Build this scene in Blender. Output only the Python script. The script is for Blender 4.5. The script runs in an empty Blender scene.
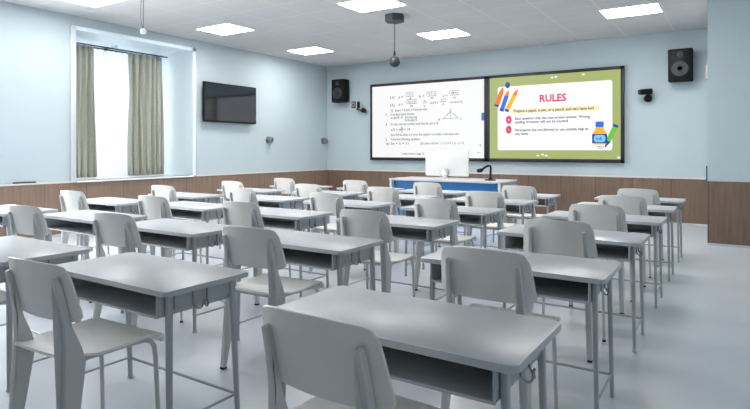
import bpy, bmesh, math, random
from mathutils import Vector, Matrix
random.seed(7)
S = bpy.context.scene
COL = S.collection
PI = math.pi

# ------------------------------------------------------------------ camera
H = 1.425                                   # eye height
cd = bpy.data.cameras.new('camera'); cam = bpy.data.objects.new('camera', cd); COL.objects.link(cam)
cam.location = (0, 0, H)
cam.rotation_euler = (PI/2, 0, math.radians(32.92))
cd.sensor_width = 36.0; cd.lens = 36.0*556/750
cd.shift_y = -(204.5-149.5)/750           # shift lens: level camera, horizon high in the frame
cd.clip_start = 0.02; cd.clip_end = 200
S.camera = cam

# ------------------------------------------------------------------ world, lights, exposure
w = bpy.data.worlds.new('sky'); S.world = w; w.use_nodes = True
bg = w.node_tree.nodes['Background']; bg.inputs[0].default_value = (0.72, 0.86, 1.0, 1); bg.inputs[1].default_value = 1.0

def area(name, loc, rot, sx, sy, power, col):
    l = bpy.data.lights.new(name, 'AREA'); l.shape = 'RECTANGLE'; l.size = sx; l.size_y = sy
    l.energy = power; l.color = col
    o = bpy.data.objects.new(name, l); COL.objects.link(o); o.location = loc; o.rotation_euler = rot
    return o
# daylight entering by the curtained bay window and by an added, unseen window beside the camera (local -Z looks +X into the room)
area('daylight_bay', (-10.95, 6.37, 2.2), (0, -PI/2, 0), 2.4, 2.3, 32, (0.92, 0.96, 1.0))
area('daylight_added_window', (-9.95, 2.4, 2.1), (0, -PI/2, 0), 2.3, 2.4, 620, (0.93, 0.97, 1.0))
PANEL = 27.0                              # ceiling panel brightness
S.view_settings.view_transform = 'Standard'; S.view_settings.look = 'None'
S.view_settings.exposure = 0.09; S.view_settings.gamma = 1.0
S.view_settings.use_curve_mapping = False

# ------------------------------------------------------------------ materials
def srgb(r, g, b):
    f = lambda c: (c/255/12.92) if c/255 <= 0.04045 else ((c/255+0.055)/1.055)**2.4
    return (f(r), f(g), f(b), 1)
def mat(name, col, rough=0.5, metal=0.0, noise=0.03, nscale=6.0, bump=0.0, bscale=80.0, emit=None, estr=0.0, spec=0.5):
    m = bpy.data.materials.new(name); m.use_nodes = True
    nt = m.node_tree; b = nt.nodes['Principled BSDF']
    b.inputs['Roughness'].default_value = rough; b.inputs['Metallic'].default_value = metal
    b.inputs['Specular IOR Level'].default_value = spec
    tc = nt.nodes.new('ShaderNodeTexCoord')
    if noise > 0:
        n = nt.nodes.new('ShaderNodeTexNoise'); n.inputs['Scale'].default_value = nscale; n.inputs['Detail'].default_value = 4
        r = nt.nodes.new('ShaderNodeValToRGB')
        r.color_ramp.elements[0].position = 0.3; r.color_ramp.elements[1].position = 0.7
        c0 = [max(0, c*(1-noise)) for c in col[:3]]+[1]; c1 = [min(1, c*(1+noise)) for c in col[:3]]+[1]
        r.color_ramp.elements[0].color = c0; r.color_ramp.elements[1].color = c1
        nt.links.new(tc.outputs['Object'], n.inputs['Vector']); nt.links.new(n.outputs['Fac'], r.inputs['Fac'])
        nt.links.new(r.outputs['Color'], b.inputs['Base Color'])
    else:
        b.inputs['Base Color'].default_value = col
    if bump > 0:
        n2 = nt.nodes.new('ShaderNodeTexNoise'); n2.inputs['Scale'].default_value = bscale
        bp = nt.nodes.new('ShaderNodeBump'); bp.inputs['Strength'].default_value = bump; bp.inputs['Distance'].default_value = 0.002
        nt.links.new(tc.outputs['Object'], n2.inputs['Vector']); nt.links.new(n2.outputs['Fac'], bp.inputs['Height'])
        nt.links.new(bp.outputs['Normal'], b.inputs['Normal'])
    if emit:
        b.inputs['Emission Color'].default_value = emit; b.inputs['Emission Strength'].default_value = estr
    return m

def seam_mat(name, base, seam, rough, axis_seams, wood=None, width=0.01, spec=0.5, nscale=2.0):
    """tiles or planks: axis_seams = [(axis index, pitch, offset)]; wood = second colour of a vertical grain"""
    m = bpy.data.materials.new(name); m.use_nodes = True
    nt = m.node_tree; N = nt.nodes.new; L = nt.links.new; b = nt.nodes['Principled BSDF']
    b.inputs['Roughness'].default_value = rough; b.inputs['Specular IOR Level'].default_value = spec
    tc = N('ShaderNodeTexCoord'); sep = N('ShaderNodeSeparateXYZ'); L(tc.outputs['Object'], sep.inputs[0])
    n = N('ShaderNodeTexNoise'); n.inputs['Scale'].default_value = nscale; n.inputs['Detail'].default_value = 6
    mp = N('ShaderNodeMapping'); L(tc.outputs['Object'], mp.inputs[0]); L(mp.outputs[0], n.inputs['Vector'])
    if wood: mp.inputs['Scale'].default_value = (14, 14, 0.9)
    r = N('ShaderNodeValToRGB'); L(n.outputs['Fac'], r.inputs['Fac'])
    r.color_ramp.elements[0].position = 0.32; r.color_ramp.elements[1].position = 0.68
    r.color_ramp.elements[0].color = base; r.color_ramp.elements[1].color = wood or [min(1, c*1.05) for c in base[:3]]+[1]
    prev = r.outputs['Color']
    for ax, pitch, off in axis_seams:
        a = N('ShaderNodeMath'); a.operation = 'ADD'; a.inputs[1].default_value = off+100*pitch; L(sep.outputs[ax], a.inputs[0])
        md = N('ShaderNodeMath'); md.operation = 'MODULO'; md.inputs[1].default_value = pitch; L(a.outputs[0], md.inputs[0])
        lt = N('ShaderNodeMath'); lt.operation = 'LESS_THAN'; lt.inputs[1].default_value = width; L(md.outputs[0], lt.inputs[0])
        mx = N('ShaderNodeMix'); mx.data_type = 'RGBA'; mx.inputs['B'].default_value = seam
        L(lt.outputs[0], mx.inputs['Factor']); L(prev, mx.inputs['A']); prev = mx.outputs['Result']
    L(prev, b.inputs['Base Color'])
    return m

M = {}
M['wall'] = mat('blue_wall_paint', srgb(186, 199, 205), 0.75, bump=0.15, bscale=120, noise=0.02, nscale=1.5)
M['ceiling'] = seam_mat('ceiling_tiles', srgb(196, 196, 196), srgb(214, 214, 214), 0.85, [(0, 0.8425, 8.57), (1, 0.68, 0.33)], width=0.018)
M['floor'] = mat('vinyl_floor', srgb(205, 210, 217), 0.28, noise=0.025, nscale=0.8, spec=0.6)
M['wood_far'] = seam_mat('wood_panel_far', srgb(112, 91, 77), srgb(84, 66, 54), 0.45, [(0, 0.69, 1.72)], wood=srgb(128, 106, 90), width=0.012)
M['wood_left_lit'] = seam_mat('wood_panel_left_lit', srgb(128, 106, 91), srgb(100, 82, 70), 0.45, [(1, 0.69, 0.2)], wood=srgb(144, 121, 105), width=0.010)  # same wood as the front panels, colour lightened for light on the left wall
M['ledge'] = mat('ledge_paint', srgb(214, 208, 203), 0.5)
M['baseboard'] = mat('baseboard_grey', srgb(196, 204, 210), 0.4)
M['white'] = mat('white_gloss_paint', srgb(238, 242, 245), 0.25, noise=0.01)
M['chrome_trim'] = mat('brushed_steel_trim', srgb(215, 219, 222), 0.3, metal=0.25, noise=0.02)
M['alcove'] = mat('pale_blue_reveal', srgb(230, 243, 250), 0.4, noise=0.01)
M['curtain'] = mat('olive_linen', srgb(178, 178, 164), 0.9, noise=0.06, nscale=30, bump=0.3, bscale=300)
M['black'] = mat('black_plastic', srgb(20, 21, 24), 0.42, noise=0.08, spec=0.2)
M['black_matte'] = mat('black_matte', srgb(12, 13, 14), 0.7, noise=0.08, spec=0.2)
M['dark'] = mat('dark_grey_metal', srgb(44, 46, 48), 0.5, noise=0.2, nscale=60)
M['cone'] = mat('speaker_cone', srgb(56, 58, 61), 0.5, noise=0.1)
M['tv_glass'] = mat('tv_glass', srgb(34, 40, 48), 0.06, noise=0.0, spec=0.8)
M['frame_black'] = mat('display_frame', srgb(30, 33, 36), 0.45, noise=0.03)
M['desk_top'] = mat('desk_laminate', srgb(188, 191, 195), 0.34, noise=0.02, nscale=5, bump=0.04, bscale=200)
M['desk_metal'] = mat('desk_grey_enamel', srgb(172, 176, 179), 0.38, noise=0.02)
M['desk_basket'] = mat('desk_basket_steel', srgb(186, 189, 191), 0.45, noise=0.03)
M['chair_back'] = mat('chair_back_enamel', srgb(226, 223, 217), 0.42, noise=0.015)
M['chair_seat'] = mat('chair_seat_ivory', srgb(253, 249, 243), 0.4, noise=0.015)
M['chair_leg'] = mat('chair_leg_enamel', srgb(203, 203, 201), 0.36, noise=0.02)
M['knob'] = mat('grey_plastic', srgb(110, 116, 120), 0.4)
M['steel'] = mat('steel', srgb(150, 153, 156), 0.25, metal=0.8, noise=0.03)
M['rubber'] = mat('black_rubber', srgb(22, 22, 22), 0.7)
M['blue_panel'] = mat('blue_lacquer', srgb(0, 108, 172), 0.35, noise=0.02)
M['console'] = mat('console_grey', srgb(196, 199, 203), 0.4)
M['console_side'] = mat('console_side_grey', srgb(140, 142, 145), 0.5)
M['monitor'] = mat('monitor_white', srgb(238, 237, 235), 0.35, noise=0.01)
M['silver'] = mat('silver', srgb(190, 190, 190), 0.25, metal=0.7)

def screen(name, col, s): return mat(name, srgb(6, 6, 6), 0.35, noise=0, emit=col, estr=s, spec=0.3)
M['scr_white'] = screen('lit_white_page', srgb(255, 255, 255), 0.88)
M['scr_slide'] = screen('lit_slide_white', srgb(255, 255, 255), 1.0)
M['scr_green'] = screen('lit_slide_green', srgb(166, 178, 112), 1.0)
M['scr_pink'] = screen('lit_slide_pink', srgb(222, 52, 104), 1.0)
M['scr_yellow'] = screen('lit_slide_pale_yellow', srgb(250, 236, 186), 1.0)
M['scr_ink'] = screen('lit_slide_ink', srgb(52, 56, 92), 1.0)
M['scr_black'] = screen('lit_page_ink', srgb(70, 70, 74), 1.0)
M['scr_orange'] = screen('lit_slide_orange', srgb(240, 120, 40), 1.0)
M['scr_amber'] = screen('lit_slide_amber', srgb(248, 182, 40), 1.0)
M['scr_blue'] = screen('lit_slide_blue', srgb(58, 110, 214), 1.0)
M['scr_navy'] = screen('lit_slide_navy', srgb(30, 70, 150), 1.0)
M['scr_sky'] = screen('lit_slide_sky', srgb(130, 205, 245), 1.0)
M['scr_leaf'] = screen('lit_slide_leaf', srgb(110, 196, 60), 1.0)

def light_mat():
    m = bpy.data.materials.new('panel_diffuser'); m.use_nodes = True; nt = m.node_tree
    nt.nodes.clear(); o = nt.nodes.new('ShaderNodeOutputMaterial'); e = nt.nodes.new('ShaderNodeEmission')
    e.inputs[0].default_value = (1.0, 0.99, 0.97, 1); e.inputs[1].default_value = PANEL
    nt.links.new(e.outputs[0], o.inputs[0]); return m
M['diffuser'] = light_mat()
def sheer_mat():
    m = bpy.data.materials.new('sheer_voile'); m.use_nodes = True; nt = m.node_tree; N = nt.nodes.new; L = nt.links.new
    nt.nodes.clear(); o = N('ShaderNodeOutputMaterial'); tl = N('ShaderNodeBsdfTranslucent'); df = N('ShaderNodeBsdfDiffuse'); tp = N('ShaderNodeBsdfTransparent')
    tl.inputs[0].default_value = (.93, .95, .97, 1); df.inputs[0].default_value = (.93, .94, .95, 1)
    a = N('ShaderNodeMixShader'); a.inputs[0].default_value = .4; L(tl.outputs[0], a.inputs[1]); L(df.outputs[0], a.inputs[2])
    w_ = N('ShaderNodeTexNoise'); w_.inputs['Scale'].default_value = 12
    b = N('ShaderNodeMixShader'); b.inputs[0].default_value = .12; L(a.outputs[0], b.inputs[1]); L(tp.outputs[0], b.inputs[2])
    L(b.outputs[0], o.inputs[0]); return m
M['sheer'] = sheer_mat()
def glass_mat():
    m = bpy.data.materials.new('window_glass'); m.use_nodes = True; nt = m.node_tree; N = nt.nodes.new; L = nt.links.new
    nt.nodes.clear(); o = N('ShaderNodeOutputMaterial'); g = N('ShaderNodeBsdfGlossy'); g.inputs['Roughness'].default_value = .03
    tp = N('ShaderNodeBsdfTransparent'); mx = N('ShaderNodeMixShader'); mx.inputs[0].default_value = .06
    L(tp.outputs[0], mx.inputs[1]); L(g.outputs[0], mx.inputs[2]); L(mx.outputs[0], o.inputs[0]); return m
M['glass'] = glass_mat()

# ------------------------------------------------------------------ mesh helpers
def box(bm, lo, hi, bevel=0.0, seg=2):
    r = bmesh.ops.create_cube(bm, size=1.0); vs = r['verts']
    c = [(a+b)/2 for a, b in zip(lo, hi)]; d = [abs(b-a) for a, b in zip(lo, hi)]
    for v in vs: v.co = Vector((c[0]+v.co.x*d[0], c[1]+v.co.y*d[1], c[2]+v.co.z*d[2]))
    if bevel > 0:
        es = list({e for v in vs for e in v.link_edges})
        bmesh.ops.bevel(bm, geom=es, offset=bevel, segments=seg, affect='EDGES', profile=0.5)
    return bm
def cyl(bm, p0, p1, r0, r1=None, seg=16, cap=True):
    r1 = r0 if r1 is None else r1
    p0 = Vector(p0); p1 = Vector(p1); d = p1-p0
    q = Vector((0, 0, 1)).rotation_difference(d.normalized()).to_matrix().to_4x4()
    mtx = Matrix.Translation((p0+p1)/2) @ q
    bmesh.ops.create_cone(bm, cap_ends=cap, cap_tris=False, segments=seg, radius1=r0, radius2=r1, depth=d.length, matrix=mtx)
    return bm
def tube(bm, pts, rad, seg=10):
    pts = [Vector(p) for p in pts]; n = len(pts)
    rs = rad if isinstance(rad, (list, tuple)) else [rad]*n
    prev = None; rings = []; up = None
    for i, p in enumerate(pts):
        t = (pts[min(i+1, n-1)]-pts[max(i-1, 0)]).normalized()
        if up is None:
            a = Vector((1, 0, 0)) if abs(t.x) < .9 else Vector((0, 1, 0)); up = (a-t*a.dot(t)).normalized()
        else: up = (up-t*up.dot(t)).normalized()
        sd = t.cross(up)
        rings.append([bm.verts.new(p+(up*math.cos(2*PI*k/seg)+sd*math.sin(2*PI*k/seg))*rs[i]) for k in range(seg)])
    for a, b in zip(rings, rings[1:]):
        for k in range(seg): bm.faces.new((a[k], a[(k+1) % seg], b[(k+1) % seg], b[k]))
    bm.faces.new(rings[0][::-1]); bm.faces.new(rings[-1]); return bm
def prism(bm, poly, x0, x1, axis=0, bevel=0.0):
    """extrude a polygon (two coordinates) along an axis"""
    def P(a, b, c): return {0: (c, a, b), 1: (a, c, b), 2: (a, b, c)}[axis]
    A = [bm.verts.new(P(a, b, x0)) for a, b in poly]; B = [bm.verts.new(P(a, b, x1)) for a, b in poly]
    n = len(poly); fs = [bm.faces.new(A[::-1]), bm.faces.new(B)]
    for i in range(n): fs.append(bm.faces.new((A[i], A[(i+1) % n], B[(i+1) % n], B[i])))
    if bevel > 0:
        es = list({e for f in fs for e in f.edges}); bmesh.ops.bevel(bm, geom=es, offset=bevel, segments=2, affect='EDGES', profile=.5)
    return bm
def sphere(bm, c, r, u=20, v=12, sc=(1, 1, 1)):
    bmesh.ops.create_uvsphere(bm, u_segments=u, v_segments=v, radius=r, matrix=Matrix.Translation(c) @ Matrix.Diagonal((*sc, 1))); return bm
def rrect(w0, w1, h0, h1, r, n=5):
    pts = []
    for cx, cy, a0 in ((w1-r, h1-r, 0), (w0+r, h1-r, 90), (w0+r, h0+r, 180), (w1-r, h0+r, 270)):
        for k in range(n+1):
            a = math.radians(a0+90*k/n); pts.append((cx+r*math.cos(a), cy+r*math.sin(a)))
    return pts
def obj(name, bm, m, parent=None, smooth=True, loc=None):
    bmesh.ops.recalc_face_normals(bm, faces=bm.faces)
    me = bpy.data.meshes.new(name); bm.to_mesh(me); bm.free()
    if smooth:
        for p in me.polygons: p.use_smooth = True
        try: me.set_sharp_from_angle(angle=math.radians(35))
        except Exception: pass
    me.materials.append(m)
    o = bpy.data.objects.new(name, me); COL.objects.link(o)
    if parent: o.parent = parent
    if loc: o.location = loc
    return o
NB = bmesh.new
def thing(name, label, cat, loc=(0, 0, 0), rz=0, group=None):
    o = bpy.data.objects.new(name, None); COL.objects.link(o); o.empty_display_size = .1
    o.location = loc; o.rotation_euler = (0, 0, rz); tag(o, label, cat, group); return o
def tag(o, label, cat, group=None):
    o['label'] = label; o['category'] = cat
    if group: o['group'] = group
    return o
def struct(name, bm, m, parent=None, smooth=False):
    o = obj(name, bm, m, parent, smooth)
    if parent is None: o['kind'] = 'structure'
    return o
def copy_tree(o, parent=None):
    c = o.copy(); COL.objects.link(c)
    if parent: c.parent = parent
    for ch in list(o.children): copy_tree(ch, c)
    return c

# ------------------------------------------------------------------ room shell
XL, XR, YF, YJ, YB, ZC, XJ = -9.37, 1.8, 12.06, 9.67, -5.0, 3.685, -0.345
ZW = 0.865                                   # wainscot height
struct('floor', box(NB(), (XL-1.6, YB-.2, -.1), (XR+.2, YF+.2, 0)), M['floor'])
struct('ceiling', box(NB(), (XL-.2, YB-.2, ZC), (XR+.2, YF+.2, ZC+.15)), M['ceiling'])
struct('wall_front', box(NB(), (XL-.2, YF, 0), (XJ, YF+.2, ZC)), M['wall'])
struct('wall_front_pier', box(NB(), (XJ, YJ, 0), (XR, YF+.2, ZC)), M['wall'])
struct('wall_right', box(NB(), (XR, YB-.2, 0), (XR+.2, YJ, ZC)), M['wall'])
struct('wall_back', box(NB(), (XL-.2, YB-.2, 0), (XR, YB, ZC)), M['wall'])
W1 = (5.135, 7.565, .895, 3.465)                # bay window opening (y0,y1,z0,z1)
W2 = (1.2, 3.6, .95, 3.3)                    # unseen window beside the camera, added for side light
b = NB()
ys = [YB, W2[0], W2[1], W1[0], W1[1], YF]
box(b, (XL-.2, YB, 0), (XL, W2[0], ZC)); box(b, (XL-.2, W2[1], 0), (XL, W1[0], ZC)); box(b, (XL-.2, W1[1], 0), (XL, YF, ZC))
for wn in (W1, W2):
    box(b, (XL-.2, wn[0], 0), (XL, wn[1], wn[2])); box(b, (XL-.2, wn[0], wn[3]), (XL, wn[1], ZC))
struct('wall_left', b, M['wall'])
# wainscot panels, ledges and baseboards
struct('trim_1', box(NB(), (XL+.02, YF-.02, .03), (XJ, YF, ZW)), M['wood_far'])
struct('trim_2', box(NB(), (XL, YB, .03), (XL+.02, YF, ZW)), M['wood_left_lit'])
struct('trim_3', box(NB(), (XJ, YJ-.02, .0), (XR, YJ, ZW+.088)), M['wood_far'])
struct('trim_4', box(NB(), (XL+.03, YF-.035, ZW), (XJ, YF, ZW+.03), .004), M['ledge'])
b = NB(); box(b, (XL, YB, ZW), (XL+.035, W1[0]-.06, ZW+.03), .004); box(b, (XL, W1[1]+.06, ZW), (XL+.035, YF, ZW+.03), .004)
struct('trim_5', b, M['ledge'])
struct('baseboard_front', box(NB(), (XL+.03, YF-.03, 0), (XJ, YF, .03), .004), M['baseboard'])
struct('baseboard_left', box(NB(), (XL, YB, 0), (XL+.03, YF, .03), .004), M['baseboard'])
struct('baseboard_pier', box(NB(), (XJ, YJ-.03, 0), (XR, YJ-.02, .035), .003), M['baseboard'])

# bay window: deep pale reveal, white sill, steel edge trims, window at the back
XA = XL-1.3
b = NB()
box(b, (XA, W1[0]-.15, W1[2]-.15), (XL-.2, W1[0], W1[3]+.15)); box(b, (XA, W1[1], W1[2]-.15), (XL-.2, W1[1]+.15, W1[3]+.15))
struct('wall_bay_sides', b, M['alcove'])
struct('wall_bay_top', box(NB(), (XA, W1[0], W1[3]), (XL-.2, W1[1], W1[3]+.15)), M['alcove'])
b = NB(); box(b, (XA, W1[0], W1[2]-.15), (XL-.2, W1[1], W1[2]-.02)); box(b, (XL-.2, W1[0], 0), (XL-.19, W1[1], .1))
struct('wall_bay_floor', b, M['white'])
win = struct('window_1', box(NB(), (XL-1.1, W1[0], W1[2]-.03), (XL+.06, W1[1], W1[2]), .008), M['white'])
b = NB()   # white lining round the mouth of the bay
box(b, (XL-.21, W1[1]-.015, W1[2]), (XL+.03, W1[1]+.05, W1[3]+.05)); box(b, (XL-.21, W1[0]-.05, W1[3]-.015), (XL+.03, W1[1]+.05, W1[3]+.05))
obj('window_lining', b, M['alcove'], win)
b = NB()
box(b, (XL, W1[0]-.09, W1[2]-.02), (XL+.045, W1[0]+.0, W1[3]+.05), .003); box(b, (XL, W1[1]+.05, W1[2]), (XL+.02, W1[1]+.08, W1[3]+.02), .003)
obj('edge_trim', b, M['chrome_trim'], win)
b = NB(); fx = XL-1.15
box(b, (fx-.05, W1[0], W1[2]), (fx, W1[0]+.07, W1[3])); box(b, (fx-.05, W1[1]-.07, W1[2]), (fx, W1[1], W1[3]))
box(b, (fx-.05, W1[0], W1[3]-.07), (fx, W1[1], W1[3])); box(b, (fx-.05, W1[0], W1[2]), (fx, W1[1], W1[2]+.07)); box(b, (fx-.05, 6.35, W1[2]), (fx, 6.42, W1[3]))
obj('window_frame', b, M['white'], win, False)
obj('window_pane', box(NB(), (fx-.03, W1[0]+.06, W1[2]+.06), (fx-.022, W1[1]-.06, W1[3]-.06)), M['glass'], win, False)
# added window outside the view, there to let in side light
b = NB(); y0, y1, z0, z1 = W2
for a in ((y0, z0, y0+.07, z1), (y1-.07, z0, y1, z1), (y0, z0, y1, z0+.07), (y0, z1-.07, y1, z1), (2.365, z0, 2.435, z1)):
    box(b, (XL-.14, a[0], a[1]), (XL-.07, a[2], a[3]))
win2 = struct('window_2_added', b, M['white'])
obj('window_pane', box(NB(), (XL-.11, y0+.06, z0+.06), (XL-.1, y1-.06, z1-.06)), M['glass'], win2, False)
obj('window_sill', box(NB(), (XL-.07, y0, z0-.04), (XL+.06, y1, z0), .006), M['white'], win2)

# ------------------------------------------------------------------ curtains
def curtain(name, y0, y1, z0, z1, folds, amp, m, label, x, group=None, th=True, flare=0.0):
    t = thing(name, label, 'curtain', (x, (y0+y1)/2, z0), 0, group)
    b = NB(); nu, nv = folds*10, 14; W = y1-y0; rows = []
    ph = random.random()*6
    for j in range(nv+1):
        v = j/nv; row = []
        for i in range(nu+1):
            u = i/nu; a = amp*(.45+.55*(1-v))*(1+.4*math.sin(5*u+ph))
            uu = u+.012*math.sin(2*PI*u*folds*.5+ph+v)
            y = (uu-.5)*W*(1+flare*(1-v))
            xx = a*(2*abs(math.sin(PI*folds*u+.5*math.sin(2.5*v+ph)+.7*math.sin(6*u+ph)))-1)+.2*a*math.sin(5*PI*folds*u+ph+2*v)
            row.append(b.verts.new((xx, y, v*(z1-z0))))
        rows.append(row)
    for r0, r1 in zip(rows, rows[1:]):
        for i in range(nu): b.faces.new((r0[i], r0[i+1], r1[i+1], r1[i]))
    o = obj('curtain_cloth', b, m, t)
    for p in o.data.polygons: p.use_smooth = True
    if th:
        s = o.modifiers.new('thickness', 'SOLIDIFY'); s.thickness = .004
    b = NB()
    for k in range(folds):
        yy = ((k+.5)/folds-.5)*W
        bmesh.ops.create_cone(b, cap_ends=True, segments=10, radius1=.012, radius2=.012, depth=.008, matrix=Matrix.Translation((0, yy, z1-z0+.01)) @ Matrix.Rotation(PI/2, 4, 'X'))
    obj('curtain_hooks', b, M['steel'], t)
    return t
curtain('curtain', 5.30, 5.93, W1[2]+.01, 3.35, 5, .10, M['curtain'], 'olive grey curtain drawn to the left side of the bay window', XL-.78, 'olive curtains in the bay window', flare=.04)
curtain('curtain', 6.62, 7.40, W1[2]+.01, 3.35, 6, .10, M['curtain'], 'olive grey curtain hanging right of the white sheer in the bay window', XL-.78, 'olive curtains in the bay window', flare=.03)
curtain('sheer_curtain', 5.3, 7.2, W1[2]+.01, 3.35, 15, .04, M['sheer'], 'white sheer curtain lit by daylight between the two olive curtains', XL-.99, th=False)
t = thing('curtain_rail', 'thin grey double curtain rail under the top of the bay window', 'curtain rail', (XL-.78, 6.39, 3.385))
obj('rail', box(NB(), (-.012, -1.15, -.012), (.012, 1.15, .012), .003), M['dark'], t)
obj('rail', box(NB(), (-.222, -1.15, -.012), (-.198, 1.15, .012), .003), M['dark'], t)
for yy in (-.9, 0, .9): obj('bracket', box(NB(), (-.23, yy-.006, .01), (.02, yy+.006, .08)), M['alcove'], t)

# ------------------------------------------------------------------ ceiling lights
names = {(-8.15, 9.87): 'square ceiling light nearest the left corner of the display wall', (-4.79, 9.87): 'square ceiling light near the display wall, right of the hanging ball',
         (-1.42, 9.87): 'square ceiling light near the display wall, furthest right', (-8.03, 7.24): 'square ceiling light beside the top of the bay window',
         (-4.73, 7.22): 'square ceiling light at the top edge beside the dark hexagonal ceiling box', (-8.08, 4.66): 'square ceiling light at the top edge, above the left bay window trim', (-4.79, 4.5): 'square ceiling light over the middle desks',
         (-1.42, 7.15): 'square ceiling light out in the room over the right desks'}
proto = None
for (x, y), lab in names.items():
    if proto is None:
        proto = r = thing('ceiling_light', lab, 'ceiling light', (x, y, ZC), 0, 'square ceiling light panels')
        b = NB()
        for a in ((-.44, -.345, -.42, .345), (.42, -.345, .44, .345), (-.44, -.345, .44, -.325), (-.44, .325, .44, .345)): box(b, (a[0], a[1], -.012), (a[2], a[3], 0))
        obj('frame', b, M['white'], r, False)
        obj('diffuser', box(NB(), (-.42, -.325, -.007), (.42, .325, -.001)), M['diffuser'], r, False)
    else:
        r = copy_tree(proto); r.location = (x, y, ZC); r['label'] = lab

# ------------------------------------------------------------------ displays on the far wall
def text_mesh(bm, body, x0, z, width, h, y, bold=0.0):
    """flat lettering on a plane facing -Y, fitted to width"""
    c = bpy.data.curves.new('lettering', 'FONT'); c.body = body; c.size = 1; c.resolution_u = 2; c.offset = bold
    o = bpy.data.objects.new('lettering', c); COL.objects.link(o)
    bpy.context.view_layer.update()
    me = bpy.data.meshes.new_from_object(o.evaluated_get(bpy.context.evaluated_depsgraph_get()))
    xs = [v.co.x for v in me.vertices]; mn, mx = min(xs), max(xs)
    sx = width/(mx-mn) if width else h
    for v in me.vertices: v.co = Vector((x0+(v.co.x-mn)*sx, y, z+v.co.y*h))
    bm.from_mesh(me); bpy.data.objects.remove(o); bpy.data.curves.remove(c); bpy.data.meshes.remove(me)
def flat(bm, poly, y):
    bm.faces.new([bm.verts.new((x, y, z)) for x, z in poly])
def plate(poly, y, th=.0015):
    b = NB(); prism(b, poly, y-th, y, axis=1); return b
def line(bm, x0, z0, x1, z1, t, y):
    d = Vector((x1-x0, z1-z0)); n = Vector((-d.y, d.x)).normalized()*t/2
    flat(bm, [(x0+n.x, z0+n.y), (x1+n.x, z1+n.y), (x1-n.x, z1-n.y), (x0-n.x, z0-n.y)], y)
Y0 = YF-.08
def display(label, x0, x1, z0, z1, scr):
    t = thing('interactive_display', label, 'display', ((x0+x1)/2, Y0, z0), 0)
    cx, cz = (x0+x1)/2, z0
    b = NB(); f = .065
    box(b, (x0, Y0, z0), (x1, YF-.01, z1), .006)
    for a in ((x0, z0, x0+f, z1), (x1-f, z0, x1, z1), (x0, z0, x1, z0+f*1.1), (x0, z1-f, x1, z1)): box(b, (a[0], Y0-.012, a[1]), (a[2], Y0+.01, a[3]), .003)
    fr = obj('frame', b, M['frame_black'], t); fr.matrix_parent_inverse = Matrix.Translation((-cx, -Y0, -cz))
    s = obj('screen', box(NB(), (x0+f, Y0-.004, z0+f*1.1), (x1-f, Y0+.005, z1-f)), scr, t, False); s.matrix_parent_inverse = Matrix.Translation((-cx, -Y0, -cz))
    return t, s
YT = Y0-.0055
tl, sl = display('wide display showing a white page of maths lines and a triangle', -7.93, -4.76, 1.13, 3.07, M['scr_white'])
K = .085
def L(body, x0, x1, z, h=K):
    b = NB(); text_mesh(b, body, x0, z-h*.35, x1-x0, h, YT, .012); obj('text_line', b, M['scr_black'], sl, False)
def frac(x, z, top, bot, w_=.22, root=True):
    b = NB()
    text_mesh(b, top, x+.03, z+.025, w_-.05, .08, YT); text_mesh(b, bot, x+w_*.35, z-.085, w_*.3, .08, YT)
    line(b, x, z, x+w_, z, .010, YT)
    if root: line(b, x, z+.1, x+w_, z+.1, .008, YT); line(b, x, z+.1, x-.02, z+.02, .008, YT)
    obj('fraction', b, M['scr_black'], sl, False)
L('(1)', -7.33, -7.2, 2.71); L('a =', -7.08, -6.95, 2.71); frac(-6.86, 2.71, '12+x', '4'); L('b =', -6.5, -6.36, 2.70); frac(-6.28, 2.69, '27-x', '9', .26)
L('c =', -5.86, -5.74, 2.68); frac(-5.68, 2.68, '48+y', '16', .24)
L('(2)', -7.33, -7.2, 2.52); L('d =', -7.08, -6.95, 2.52); frac(-6.86, 2.53, '3(x+y)', '5', .3); frac(-6.42, 2.53, 'x', 'y', .14, False); L('and k =', -6.2, -5.98, 2.53); frac(-5.94, 2.54, 'x+1', '2', .17, False)
L('is the value of x and y', -5.68, -5.34, 2.52, .07)
L('(3)   when x = 4 and y = 5 find the value', -7.31, -6.28, 2.38)
L('3.', -7.46, -7.41, 2.28, .1); L('In the figure below, the lines', -7.31, -6.64, 2.28); L('are equal: AB = AC', -7.31, -6.95, 2.20); L('and the sides are equal', -6.9, -6.56, 2.20); L('find the angle at B', -6.9, -6.56, 2.13)
L('4.', -7.46, -7.41, 2.03, .1); L('If x and y are two numbers such that the sum is 20', -7.31, -5.98, 2.035)
L('x/2 + y/3 = 10', -7.31, -6.75, 1.9); frac(-7.05, 1.9, 'x', '3', .12, False)
L('then find the value of x when the equation is written in the same way', -7.31, -5.45, 1.77, .08)
L('5.', -7.46, -7.41, 1.66, .1); L('Solve the following equation:', -7.31, -6.47, 1.66)
L('(a) 3x + 2 = 11', -7.46, -6.8, 1.555); L('(b) a point on the line', -6.46, -5.98, 1.555); L('|  x + y = 4', -5.94, -5.66, 1.555); L('|  x - y = 2', -5.62, -5.32, 1.555)
L('maths revision page 12', -6.98, -6.36, 1.30, .07)
b = NB()
line(b, -5.88, 2.13, -5.44, 2.14, .009, YT); line(b, -5.84, 2.13, -5.66, 2.31, .009, YT); line(b, -5.66, 2.31, -5.48, 2.14, .009, YT)
line(b, -5.66, 2.31, -5.66, 2.13, .007, YT); line(b, -5.78, 2.19, -5.66, 2.28, .006, YT)
text_mesh(b, 'A', -5.69, 2.325, .05, .07, YT); text_mesh(b, 'B', -5.98, 2.09, .05, .07, YT); text_mesh(b, 'C', -5.42, 2.09, .05, .07, YT)
line(b, -5.0, 1.33, -4.9, 1.33, .006, YT); line(b, -4.93, 1.5, -4.89, 1.5, .02, YT)
obj('triangle_drawing', b, M['scr_black'], sl, False)
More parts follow.
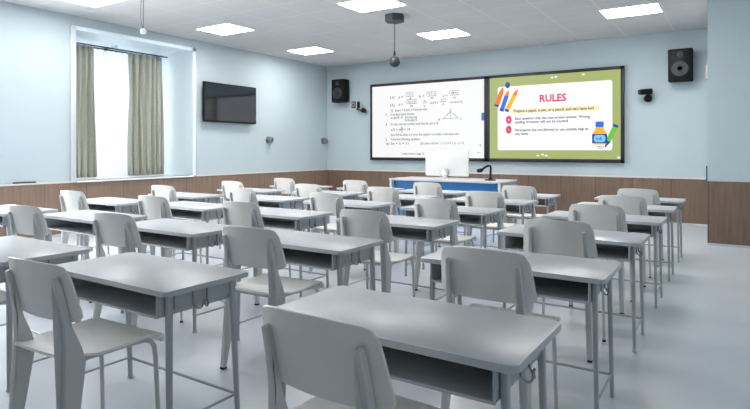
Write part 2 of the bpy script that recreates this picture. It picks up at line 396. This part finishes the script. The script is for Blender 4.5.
obj('toolbar_tab', plate(rrect(-4.89, -4.82, 2.06, 2.24, .02), YT), M['scr_blue'], sl, False)

tr, sr = display('wide display with a green bordered RULES slide', -4.755, -1.88, 1.13, 3.07, M['scr_green'])
cardp = rrect(-4.5, -2.1, 1.385, 2.80, .05)
obj('slide_card', plate(cardp, YT+.001, .001), M['scr_slide'], sr, False)
Y1 = YT-.002
obj('highlight_bar', plate(rrect(-4.2, -2.33, 2.195, 2.30, .04), Y1+.001, .001), M['scr_yellow'], sr, False)
b = NB(); text_mesh(b, 'RULES', -3.56, 2.425, .56, .215, Y1, .035); obj('heading', b, M['scr_pink'], sr, False)
b = NB()
text_mesh(b, "Prepare a paper, a pen, or a pencil, and let's have fun!", -4.13, 2.222, 1.68, .082, Y1-.001, .026)
text_mesh(b, "Each question only has one correct answer. Wrong", -4.1, 2.055, 1.57, .082, Y1, .026)
text_mesh(b, "spelling of answer will not be counted.", -4.1, 1.975, 1.15, .082, Y1, .026)
text_mesh(b, "Participants are not allowed to use outside help at", -4.1, 1.80, 1.54, .082, Y1, .026)
text_mesh(b, "any time.", -4.1, 1.72, .3, .082, Y1, .026)
obj('body_text', b, M['scr_ink'], sr, False)
for k, zz in enumerate((2.06, 1.84)):
    bl = obj('bullet', plate([(-4.245+.066*math.cos(a*PI/12), zz+.09*math.sin(a*PI/12)) for a in range(24)], Y1), M['scr_pink'], sr, False)
    b = NB(); text_mesh(b, str(k+1), -4.255, zz-.025, .02, .065, Y1-.003, .0); obj('number', b, M['scr_slide'], bl, False)
def pen(cx, cz, ang, ln, wd, m1, m2, name, tip=.25):
    a = math.radians(ang); d = Vector((math.cos(a), math.sin(a))); n = Vector((-d.y, d.x))*wd/2; c = Vector((cx, cz))
    def P(s, k): q = c+d*s*ln/2+n*k; return (q.x, q.y)
    o = obj(name, plate([P(-1, -1), P(.45, -1), P(.45, 1), P(-1, 1)], Y1-.001), m1, sr, False)
    obj('tip', plate([P(.45, -1), P(.9, -.3), P(1, 0), P(.9, .3), P(.45, 1)], Y1-.001), m2, o, False)
    obj('band', plate([P(-1, -1), P(-.8, -1), P(-.8, 1), P(-1, 1)], Y1-.003), M['scr_navy'], o, False)
pen(-4.45, 2.58, 70, .46, .105, M['scr_orange'], M['scr_orange'], 'marker_picture')
pen(-4.33, 2.49, 70, .5, .1, M['scr_blue'], M['scr_orange'], 'pencil_picture')
pen(-4.17, 2.49, 62, .56, .1, M['scr_amber'], M['scr_orange'], 'crayon_picture')
obj('swirl_picture', plate([(-4.27+.055*math.cos(a*PI/8), 2.83+.07*math.sin(a*PI/8)) for a in range(16)], Y1), M['scr_navy'], sr, False)
gb = obj('ink_bottle_picture', plate([(-2.47, 1.50), (-2.21, 1.50), (-2.20, 1.53), (-2.20, 1.73), (-2.25, 1.80), (-2.27, 1.86), (-2.41, 1.86), (-2.43, 1.80), (-2.48, 1.73), (-2.48, 1.53)], Y1-.001), M['scr_amber'], sr, False)
obj('cap', plate(rrect(-2.42, -2.26, 1.855, 1.97, .02), Y1-.003), M['scr_blue'], gb, False)
obj('label_band', plate(rrect(-2.485, -2.195, 1.53, 1.715, .015), Y1-.003), M['scr_navy'], gb, False)
lb = obj('label_patch', plate(rrect(-2.45, -2.23, 1.55, 1.695, .05), Y1-.005), M['scr_sky'], gb, False)
b = NB(); text_mesh(b, 'ink', -2.40, 1.59, .12, .1, Y1-.008, .01)
for v in b.verts: pass
obj('label_word', b, M['scr_navy'], gb, False)
pen(-2.13, 1.67, 245, .5, .1, M['scr_leaf'], M['scr_navy'], 'pen_picture')
b = NB(); line(b, -2.42, 1.46, -2.22, 1.45, .012, Y1-.001); line(b, -2.38, 1.43, -2.28, 1.42, .01, Y1-.001); obj('scribble', b, M['scr_ink'], sr, False)
b = NB()
for x, z in ((-3.6, 1.27), (-3.5, 1.29), (-3.42, 1.27), (-3.3, 2.93), (-3.22, 2.94), (-2.66, 2.95), (-1.98, 1.24)):
    flat(b, [(x+.03*math.cos(a*PI/4), z+.02*math.sin(a*PI/4)) for a in range(8)], YT)
obj('confetti', b, M['scr_slide'], sr, False)
# keep children of the displays where they were drawn (world coordinates)
def unparent_offset(root):
    for ch in root.children:
        off = Matrix.Translation(-Vector(root.location)); ch.matrix_parent_inverse = off
unparent_offset(tl); unparent_offset(tr)
for d in (tl, tr): d.location.x += .03; d.location.z += .025

# ------------------------------------------------------------------ television on the left wall
t = thing('television', 'dark flat television tilted on the left wall beside the bay window', 'television', (XL+.12, 8.49, 2.425))
b = NB(); box(b, (-.03, -.75, -.42), (.02, .75, .42), .008); o = obj('casing', b, M['black'], t)
s_ = obj('screen', box(NB(), (.0195, -.73, -.385), (.023, .73, .4)), M['tv_glass'], t, False)
obj('wall_bracket', box(NB(), (-.118, -.25, -.2), (-.03, .25, .2), .005), M['dark'], t)

# ------------------------------------------------------------------ speakers
def speaker(label, loc, rz):
    t = thing('wall_speaker', label, 'speaker', loc, rz, 'black wall speakers')
    obj('cabinet', box(NB(), (-.20, 0, -.30), (.20, .25, .30), .012), M['black_matte'], t)
    b = NB(); box(b, (-.185, -.012, -.285), (.185, 0.002, .285), .004); obj('front_baffle', b, M['black'], t)
    b = NB()
    for rr0, rr1, y0, y1 in ((.15, .135, -.013, -.024), (.135, .05, -.022, .0), (.05, .045, -.012, -.024)):
        bmesh.ops.create_cone(b, cap_ends=True, segments=32, radius1=rr0, radius2=rr1, depth=abs(y1-y0)+.002, matrix=Matrix.Translation((0, (y0+y1)/2, -.07)) @ Matrix.Rotation(PI/2, 4, 'X'))
    obj('woofer', b, M['cone'], t)
    b = NB(); cyl(b, (0, -.012, .19), (0, -.022, .19), .06, .052, 24); cyl(b, (0, -.02, .19), (0, -.03, .19), .022, .012, 16); obj('tweeter', b, M['cone'], t)
    b = NB(); box(b, (-.15, -.016, .13), (.15, -.011, .135)); box(b, (-.15, -.016, .245), (.15, -.011, .25)); obj('trim_line', b, M['dark'], t)
    obj('wall_bracket', box(NB(), (-.06, .25, -.08), (.06, .31, .08), .005), M['dark'], t)
speaker('black wall speaker right of the RULES display', (-.855, 11.745, 3.0), 0)
speaker('black wall speaker left of the maths display, near the corner', (-8.78, 11.745, 2.975), 0)

# ------------------------------------------------------------------ small cameras and wall fittings
t = thing('tracking_camera', 'square faced camera on a ball arm left of the maths display', 'camera', (-8.10, YF, 2.44), 0)
obj('ball_mount', sphere(NB(), (0, -.09, 0), .065), M['black_matte'], t); b = NB(); cyl(b, (0, 0, 0), (0, -.09, 0), .03); tube(b, [(0, -.1, .0), (-.12, -.2, .02), (-.15, -.25, .06)], .016); obj('arm', b, M['black_matte'], t)
obj('body', box(NB(), (-.20, -.36, .04), (-.04, -.18, .23), .03, 3), M['black'], t)
obj('face_plate', prism(NB(), rrect(-.205, -.035, .035, .235, .03), -.368, -.35, axis=1), M['monitor'], t)
fc = obj('face_glass', prism(NB(), rrect(-.195, -.045, .043, .227, .025), -.374, -.36, axis=1), M['black'], t)
b = NB(); cyl(b, (-.12, -.37, .135), (-.12, -.385, .135), .06, .055, 24); obj('lens', b, M['silver'], t)
b = NB(); cyl(b, (-.12, -.375, .135), (-.12, -.392, .135), .035, .03, 20); obj('lens_glass', b, M['black'], t)
t = thing('tracking_camera', 'black bullet camera on a ball arm right of the RULES display', 'camera', (-1.42, YF, 2.42), 0)
obj('ball_mount', sphere(NB(), (0, -.09, 0), .075), M['black_matte'], t); b = NB(); cyl(b, (0, 0, 0), (0, -.09, 0), .03); tube(b, [(0, -.1, .03), (-.02, -.13, .1)], .02); obj('arm', b, M['black_matte'], t)
b = NB(); cyl(b, (-.12, -.24, .115), (.06, -.12, .13), .055, .06, 24); o = obj('body', b, M['black'], t)
b = NB(); cyl(b, (-.122, -.243, .115), (-.145, -.256, .114), .048, .045, 24); obj('lens', b, M['dark'], t)
for lab, yy in (('round grey sensor below the television, on the left wall', 9.77), ('round grey sensor in the corner left of the displays', 11.88)):
    t = thing('round_wall_sensor', lab, 'wall sensor', (XL, yy, 1.655), 0, 'round wall sensors')
    b = NB(); cyl(b, (0, 0, 0), (.03, 0, 0), .085, .08, 24); obj('base_plate', b, M['steel'], t)
    obj('ball', sphere(NB(), (.08, 0, 0), .08, 20, 12), M['knob'], t)
    b = NB(); cyl(b, (.13, -.025, .01), (.165, -.04, .012), .04, .035, 16); obj('lens', b, M['steel'], t)
tag(obj('wall_switch', box(NB(), (XJ-.025, 9.72, 2.48), (XJ, 9.86, 2.70), .008), M['ledge']), 'small white box high on the edge of the right wall pier', 'switch')
tag(obj('wall_socket', box(NB(), (XJ-.02, 9.72, .96), (XJ, 9.84, 1.18), .006), M['dark']), 'small dark box low on the edge of the right wall pier', 'socket')
b = NB(); box(b, (XL+.005, 4.17, ZW+.03), (XL+.034, 4.5, ZW+.05), .003)
tag(obj('eraser_tray', b, M['dark']), 'slim dark tray lying on the ledge left of the bay window', 'tray')

# ------------------------------------------------------------------ hanging devices
t = thing('hanging_camera', 'dark ball hanging on a thin cable from a hexagonal ceiling box', 'hanging device', (-4.8, 8.02, ZC))
b = NB(); bmesh.ops.create_cone(b, cap_ends=True, segments=6, radius1=.17, radius2=.17, depth=.12, matrix=Matrix.Translation((0, 0, -.06)) @ Matrix.Rotation(.3, 4, 'Z'))
bmesh.ops.bevel(b, geom=list(b.edges), offset=.008, segments=2, affect='EDGES'); obj('ceiling_box', b, M['dark'], t)
b = NB(); cyl(b, (0, 0, -.12), (0, 0, -.66), .006, seg=8); cyl(b, (0, 0, -.6), (0, 0, -.70), .012, .024, 12); obj('cable', b, M['black'], t)
obj('ball', sphere(NB(), (0, 0, -.785), .095, 24, 16), M['dark'], t)
b = NB(); cyl(b, (0, 0, -.685), (0, 0, -.70), .02, .03, 16); obj('collar', b, M['silver'], t)
t = thing('hanging_microphone', 'small white ball hanging on two thin cords before the bay window', 'hanging device', (-6.98, 4.79, ZC))
b = NB(); sphere(b, (0, 0, -.60), .042, 16, 10); obj('ball', b, M['white'], t)
b = NB(); tube(b, [(-.03, 0, 0), (-.055, 0, -.2), (-.06, 0, -.4), (-.012, 0, -.57)], .004, 6); obj('cord', b, M['dark'], t)
b = NB(); tube(b, [(.0, 0, 0), (.005, 0, -.3), (-.005, 0, -.57)], .004, 6); obj('cord', b, M['dark'], t)
obj('ceiling_rose', box(NB(), (-.06, -.03, -.015), (.06, .03, 0), .004), M['white'], t)

# ------------------------------------------------------------------ teacher's console
TX0, TX1, TY0, TY1, TZ = -5.80, -3.5, 9.5, 10.4, .85
t = thing('teacher_desk', 'wide grey teacher desk with a blue front panel', 'desk', ((TX0+TX1)/2, (TY0+TY1)/2, 0))
hx, hy = (TX1-TX0)/2, (TY1-TY0)/2
obj('worktop', box(NB(), (-hx-.01, -hy-.02, TZ-.035), (hx+.01, hy, TZ), .006), M['console'], t)
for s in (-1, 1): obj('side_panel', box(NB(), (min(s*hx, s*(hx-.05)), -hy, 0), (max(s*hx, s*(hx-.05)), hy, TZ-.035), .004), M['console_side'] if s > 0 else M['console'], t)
obj('front_panel', box(NB(), (-hx+.05, -hy+.09, .03), (hx-.05, -hy+.12, TZ-.035)), M['blue_panel'], t)
obj('back_panel', box(NB(), (-hx+.05, hy-.04, .03), (hx-.05, hy-.02, TZ-.035)), M['console'], t)
for s in (-1, 1): obj('edge_strip', box(NB(), (min(s*hx, s*(hx-.035)), -hy-.008, 0), (max(s*hx, s*(hx-.035)), -hy+.01, TZ-.036), .003), M['console'], t)
t = thing('computer_monitor', 'large white computer seen from behind on the teacher desk', 'monitor', (-4.76, 9.93, TZ+.005))
obj('housing', prism(NB(), rrect(-.46, .46, .05, .555, .03), .0, .05, axis=1, bevel=.006), M['monitor'], t)
obj('display_glass', box(NB(), (-.44, .05, .08), (.44, .053, .53)), M['black'], t)
b = NB(); cyl(b, (-.02, -.09, .12), (-.02, .0, .12), .085, .085, 28); obj('stand_hub', b, M['silver'], t)
b = NB(); cyl(b, (-.02, -.095, .12), (-.02, -.088, .12), .05, .05, 24); obj('hub_disc', b, M['monitor'], t)
b = NB(); tube(b, [(-.02, -.05, .12), (-.02, -.06, .05), (-.02, -.04, .01)], .03); prism(b, rrect(-.16, .12, -.17, .1, .04), 0, .012, axis=2); obj('stand_foot', b, M['monitor'], t)
b = NB(); tube(b, [(0, -.06, .07), (.1, -.12, .02), (.25, -.13, .006), (.4, -.05, .006), (.44, .05, .006)], .006, 8); obj('power_cable', b, M['ledge'], t)
t = thing('desk_microphone', 'black gooseneck microphone at the right end of the teacher desk', 'microphone', (-3.82, 9.85, TZ))
b = NB(); cyl(b, (0, 0, 0), (0, 0, .02), .105, .10, 28); cyl(b, (0, 0, .02), (0, 0, .05), .04, .025, 20); obj('base', b, M['black'], t)
b = NB(); tube(b, [(0, 0, .04), (.005, 0, .12), (.008, 0, .23), (.0, 0, .27), (-.04, 0, .275), (-.10, 0, .245), (-.16, 0, .20)], .021, 10); obj('gooseneck', b, M['black'], t)
b = NB(); tube(b, [(-.15, 0, .205), (-.18, 0, .185), (-.23, 0, .175), (-.26, 0, .175)], [.024, .038, .04, .028], 14); obj('capsule', b, M['black'], t)

# ------------------------------------------------------------------ student desk (local: origin on the floor below the middle, front edge towards +Y)
DW, DD, DZ = 1.05, .53, .775
def make_desk():
    t = thing('student_desk', '', 'desk', (0, 0, 0), 0, 'grey student desks in rows')
    b = NB(); prism(b, rrect(-DW/2, DW/2, -DD/2, DD/2, .028), DZ-.026, DZ, axis=2, bevel=.006); obj('tabletop', b, M['desk_top'], t)
    # open book basket under the top
    zb = DZ-.026-.108; x0 = DW/2-.075; yb0, yb1 = -DD/2+.012, DD/2-.08; th = .006
    b = NB()
    box(b, (-x0, yb0, zb), (x0, yb1, zb+th)); box(b, (-x0, yb1-th, zb), (x0, yb1, DZ-.026))
    for s in (-1, 1): box(b, (min(s*x0, s*(x0-th)), yb0, zb), (max(s*x0, s*(x0-th)), yb1, DZ-.026))
    cyl(b, (-x0, yb0, zb+.004), (x0, yb0, zb+.004), .006, seg=8)
    bk = obj('book_basket', b, M['desk_basket'], t)
    for s in (-1, 1): obj('basket_rim', cyl(NB(), (s*x0, yb0, zb), (s*x0, yb0, DZ-.026), .0055, seg=8), M['desk_metal'], bk)
    xe = DW/2-.060
    for s in (-1, 1):
        box_lo = (min(s*(xe-.008), s*(xe+.002)), -.17, DZ-.026-.085); box_hi = (max(s*(xe-.008), s*(xe+.002)), .17, DZ-.026)
        obj('end_panel', box(NB(), box_lo, box_hi, .001), M['desk_metal'], t)
        for yt, yf in ((-.200, -.205), (.185, .22)):
            b = NB(); xx = s*xe; xf = s*(xe+.01)
            n = 6; rings = []
            for k in range(2):
                z = DZ-.026 if k == 0 else .006; cx, cy = (xx, yt) if k == 0 else (xf, yf); hw, hd = (.013, .018) if k == 0 else (.0105, .013)
                rings.append([b.verts.new((cx+px, cy+py, z)) for px, py in rrect(-hw, hw, -hd, hd, .008, 3)])
            for i in range(len(rings[0])): b.faces.new((rings[0][i], rings[0][(i+1) % len(rings[0])], rings[1][(i+1) % len(rings[0])], rings[1][i]))
            b.faces.new(rings[0][::-1]); b.faces.new(rings[1])
            lg = obj('leg', b, M['desk_metal'], t)
            obj('foot_cap', box(NB(), (xf-.012, yf-.0145, 0), (xf+.012, yf+.0145, .012), .002), M['desk_basket'], lg)
        b = NB(); cyl(b, (s*(xe+.008), -.2, .13), (s*(xe+.008), .21, .13), .007, seg=8); obj('crossbar', b, M['desk_metal'], t)
    b = NB(); cyl(b, (-xe-.006, .213, .13), (xe+.006, .213, .13), .008, seg=8); obj('stretcher', b, M['desk_metal'], t)
    # double wire bag hook on the right end
    b = NB(); hx_ = xe+.007
    for sg in (-1, 1):                                     # two J shaped wires curling out towards each other
        yc = -.025+sg*.024; pts = [(hx_, yc+sg*.020, DZ-.03), (hx_, yc+sg*.020, DZ-.10)]
        for k in range(1, 8):
            a = PI*k/7; pts.append((hx_+.03*math.sin(a*.6), yc+sg*.020*math.cos(a), DZ-.10-.026*math.sin(a)))
        pts.append((hx_+.032, yc-sg*.020, DZ-.088)); tube(b, pts, .0042, 8)
    obj('bag_hook', b, M['steel'], t)
    return t

# ------------------------------------------------------------------ classroom chair (local: front towards +Y, origin on the floor)
def yp(x, z): return -.2526+(.94-z)*.22+.7*x*x
def make_chair():
    t = thing('classroom_chair', '', 'chair', (0, 0, 0), 0, 'pale grey classroom chairs in rows')
    b = NB(); nu, nv = 24, 10; F = []; R = []
    for j in range(nv+1):
        v = j/nv; f, r = [], []
        for i in range(nu+1):
            s = -1+2*i/nu
            zt = .943-.014*s*s-.040*abs(s)**20; zb = .680-.004*s*s+.030*abs(s)**14
            z = zb+(zt-zb)*v; x = s*(.253-.018*v-.004*v**8)
            f.append(b.verts.new((x, yp(x, z)+.006, z))); r.append(b.verts.new((x, yp(x, z)-.006, z)))
        F.append(f); R.append(r)
    for j in range(nv):
        for i in range(nu):
            b.faces.new((F[j][i], F[j][i+1], F[j+1][i+1], F[j+1][i])); b.faces.new((R[j][i], R[j+1][i], R[j+1][i+1], R[j][i+1]))
    for i in range(nu):
        b.faces.new((F[0][i], R[0][i], R[0][i+1], F[0][i+1])); b.faces.new((F[nv][i], F[nv][i+1], R[nv][i+1], R[nv][i]))
    for j in range(nv):
        b.faces.new((F[j][0], F[j+1][0], R[j+1][0], R[j][0])); b.faces.new((F[j][nu], R[j][nu], R[j+1][nu], F[j+1][nu]))
    bk = obj('backrest', b, M['chair_back'], t)
    bv = bk.modifiers.new('edge', 'BEVEL'); bv.width = .0035; bv.segments = 2; bv.limit_method = 'ANGLE'; bv.angle_limit = math.radians(50)
    # seat with rolled front edge
    b = NB(); prof = [(y_+(.025 if y_ > -.12 else -.025), z_+.045) for y_, z_ in [(-.185, .497), (-.15, .488), (-.1, .482), (0, .479), (.1, .482), (.17, .486), (.205, .485), (.228, .476), (.243, .463), (.249, .449), (.247, .436), (.238, .428)]]
    T_ = []; B_ = []
    for y, z in prof:
        e = min(1, max(0, (y+.13)/.06)); e = e*e*(3-2*e); hw = .180+.063*e
        if y > .262: hw -= .003
        row, low = [], []
        for i in range(15):
            s = -1+2*i/14; zz = z-.006*(1-s*s)*(1 if y < .23 else 0)
            row.append((s*hw, y, zz)); 
        T_.append(row)
    nrm = []
    for k, (y, z) in enumerate(prof):
        a = Vector(prof[max(k-1, 0)]); c = Vector(prof[min(k+1, len(prof)-1)]); d = (c-a).normalized(); nrm.append((d.y, -d.x))
    top = [[b.verts.new(p) for p in row] for row in T_]
    low = [[b.verts.new((p[0], p[1]+n_[0]*.012, p[2]+n_[1]*.012)) for p in row] for row, n_ in zip(T_, nrm)]
    K_ = len(prof)
    for j in range(K_-1):
        for i in range(14):
            b.faces.new((top[j][i], top[j][i+1], top[j+1][i+1], top[j+1][i])); b.faces.new((low[j][i], low[j+1][i], low[j+1][i+1], low[j][i+1]))
        b.faces.new((top[j][0], top[j+1][0], low[j+1][0], low[j][0])); b.faces.new((top[j][14], low[j][14], low[j+1][14], top[j+1][14]))
    for i in range(14):
        b.faces.new((top[0][i], low[0][i], low[0][i+1], top[0][i+1])); b.faces.new((top[-1][i], top[-1][i+1], low[-1][i+1], low[-1][i]))
    obj('seat', b, M['chair_seat'], t)
    for s in (-1, 1):
        back = [(-.228, .012), (-.216, .25), (-.206, .46), (-.203, .56), (-.210, .68), (-.228, .78), (-.250, .872)]
        front = [(-.228, .880), (-.211, .84), (-.193, .76), (-.172, .66), (-.132, .56), (-.116, .50), (-.122, .44), (-.152, .25), (-.200, .012)]
        poly = back+front
        def tx(z): return .0115+.006*max(0, min(1, (.86-z)/.35))
        def xc(z): return s*(.184+(.87-z)*.036)
        b = NB(); A = [b.verts.new((xc(z)-tx(z), y, z)) for y, z in poly]; B = [b.verts.new((xc(z)+tx(z), y, z)) for y, z in poly]
        n = len(poly); b.faces.new(A[::-1]); b.faces.new(B)
        for i in range(n): b.faces.new((A[i], A[(i+1) % n], B[(i+1) % n], B[i]))
        bmesh.ops.triangulate(b, faces=[f for f in b.faces if len(f.verts) > 4])
        bmesh.ops.recalc_face_normals(b, faces=b.faces)
        lg = obj('rear_leg', b, M['chair_leg'], t)
        bv = lg.modifiers.new('edge', 'BEVEL'); bv.width = .006; bv.segments = 3; bv.limit_method = 'ANGLE'; bv.angle_limit = math.radians(40)
        xf = xc(.01); obj('foot_cap', box(NB(), (xf-.016, -.231, 0), (xf+.016, -.195, .014), .003), M['rubber'], lg)
        b = NB()
        pts = [(s*.180, -.14, .498), (s*.198, .12, .498), (s*.205, .190, .496), (s*.210, .220, .483), (s*.214, .236, .455), (s*.216, .243, .40), (s*.224, .258, .012)]
        tube(b, pts, [.011, .011, .012, .0125, .0125, .012, .010], 12)
        fl = obj('front_leg', b, M['chair_leg'], t)
        b = NB(); cyl(b, (s*.224, .258, 0), (s*.224, .258, .014), .013, seg=12); obj('foot_cap', b, M['rubber'], fl)
    b = NB(); cyl(b, (-.18, -.14, .498), (.18, -.14, .498), .012, seg=10); obj('seat_rail', b, M['chair_leg'], t)
    return t

colname = ['rightmost column', 'second column from the right', 'middle column', 'second column from the left', 'leftmost column']
rowname = ['sixth row from the display wall', 'fifth row from display wall', 'fourth row from display wall', 'third row from display wall', 'second row from display wall', 'front row by the display wall']
XR_ = [-.545, -2.11, -3.48, -4.82, -6.15]                    # right end of the desks in each column
YFAR = [[2.15, 3.48, 4.75, 6.03, 7.22, 8.42], [2.13, 3.39, 4.71, 5.91, 7.12, 8.20], [2.05, 3.34, 4.60, 5.85, 7.03, 8.10], [None, 3.37, 4.60, 5.83, 7.0, 8.08], [None, 3.2, 4.42, 5.53, 6.75, 7.9]]
CH = [[(-1.045, 1.265), (-1.04, 2.56), (-1.035, 3.88), (-1.035, 5.17), (-1.01, 6.33), (-1.01, 7.52)],
      [(-2.61, 1.22), (-2.59, 2.48), (-2.53, 3.69), (-2.50, 4.92), (-2.46, 6.10), (-2.44, 7.27)],
      [(-3.92, 1.20), (-4.03, 2.46), (-3.90, 3.65), (-3.89, 4.94), (-3.86, 6.09), (-3.83, 7.3)],
      [None, (-5.23, 2.38), (-5.18, 3.62), (-5.27, 4.98), (-5.08, 6.05), (-5.07, 7.2)],
      [None, None, (-6.60, 3.54), (-6.54, 4.74), (-6.52, 5.97), (-6.44, 7.06)]]
XADJ = {(1, 0): -.06, (2, 0): -.06, (3, 4): .13, (3, 5): .19, (4, 4): .08, (4, 5): .15, (2, 4): .02, (2, 5): .04}
turn = [[-2.5, -1, 1, 0, 1, -1], [3, 4, 1, 0, 0, 1], [0, 5, 2, 0, 1, -1], [0, 6, 3, 0, 2, 0], [0, 0, 4, 3, 0, 0]]
dp = cp = None
for c in range(5):
    for r in range(6):
        where = rowname[r]+', '+colname[c]
        if YFAR[c][r] is not None:
            if dp is None: d = dp = make_desk()
            else: d = copy_tree(dp)
            d.location = (XR_[c]-DW/2+XADJ.get((c, r), 0), YFAR[c][r]-DD/2, 0); d['label'] = 'grey student desk in the '+where
        if CH[c][r] is not None:
            if cp is None: d = cp = make_chair()
            else: d = copy_tree(cp)
            x, y = CH[c][r]; d.location = (x, y+.245, 0); d.rotation_euler = (0, 0, math.radians(turn[c][r]))
            d['label'] = 'pale grey chair in the '+where
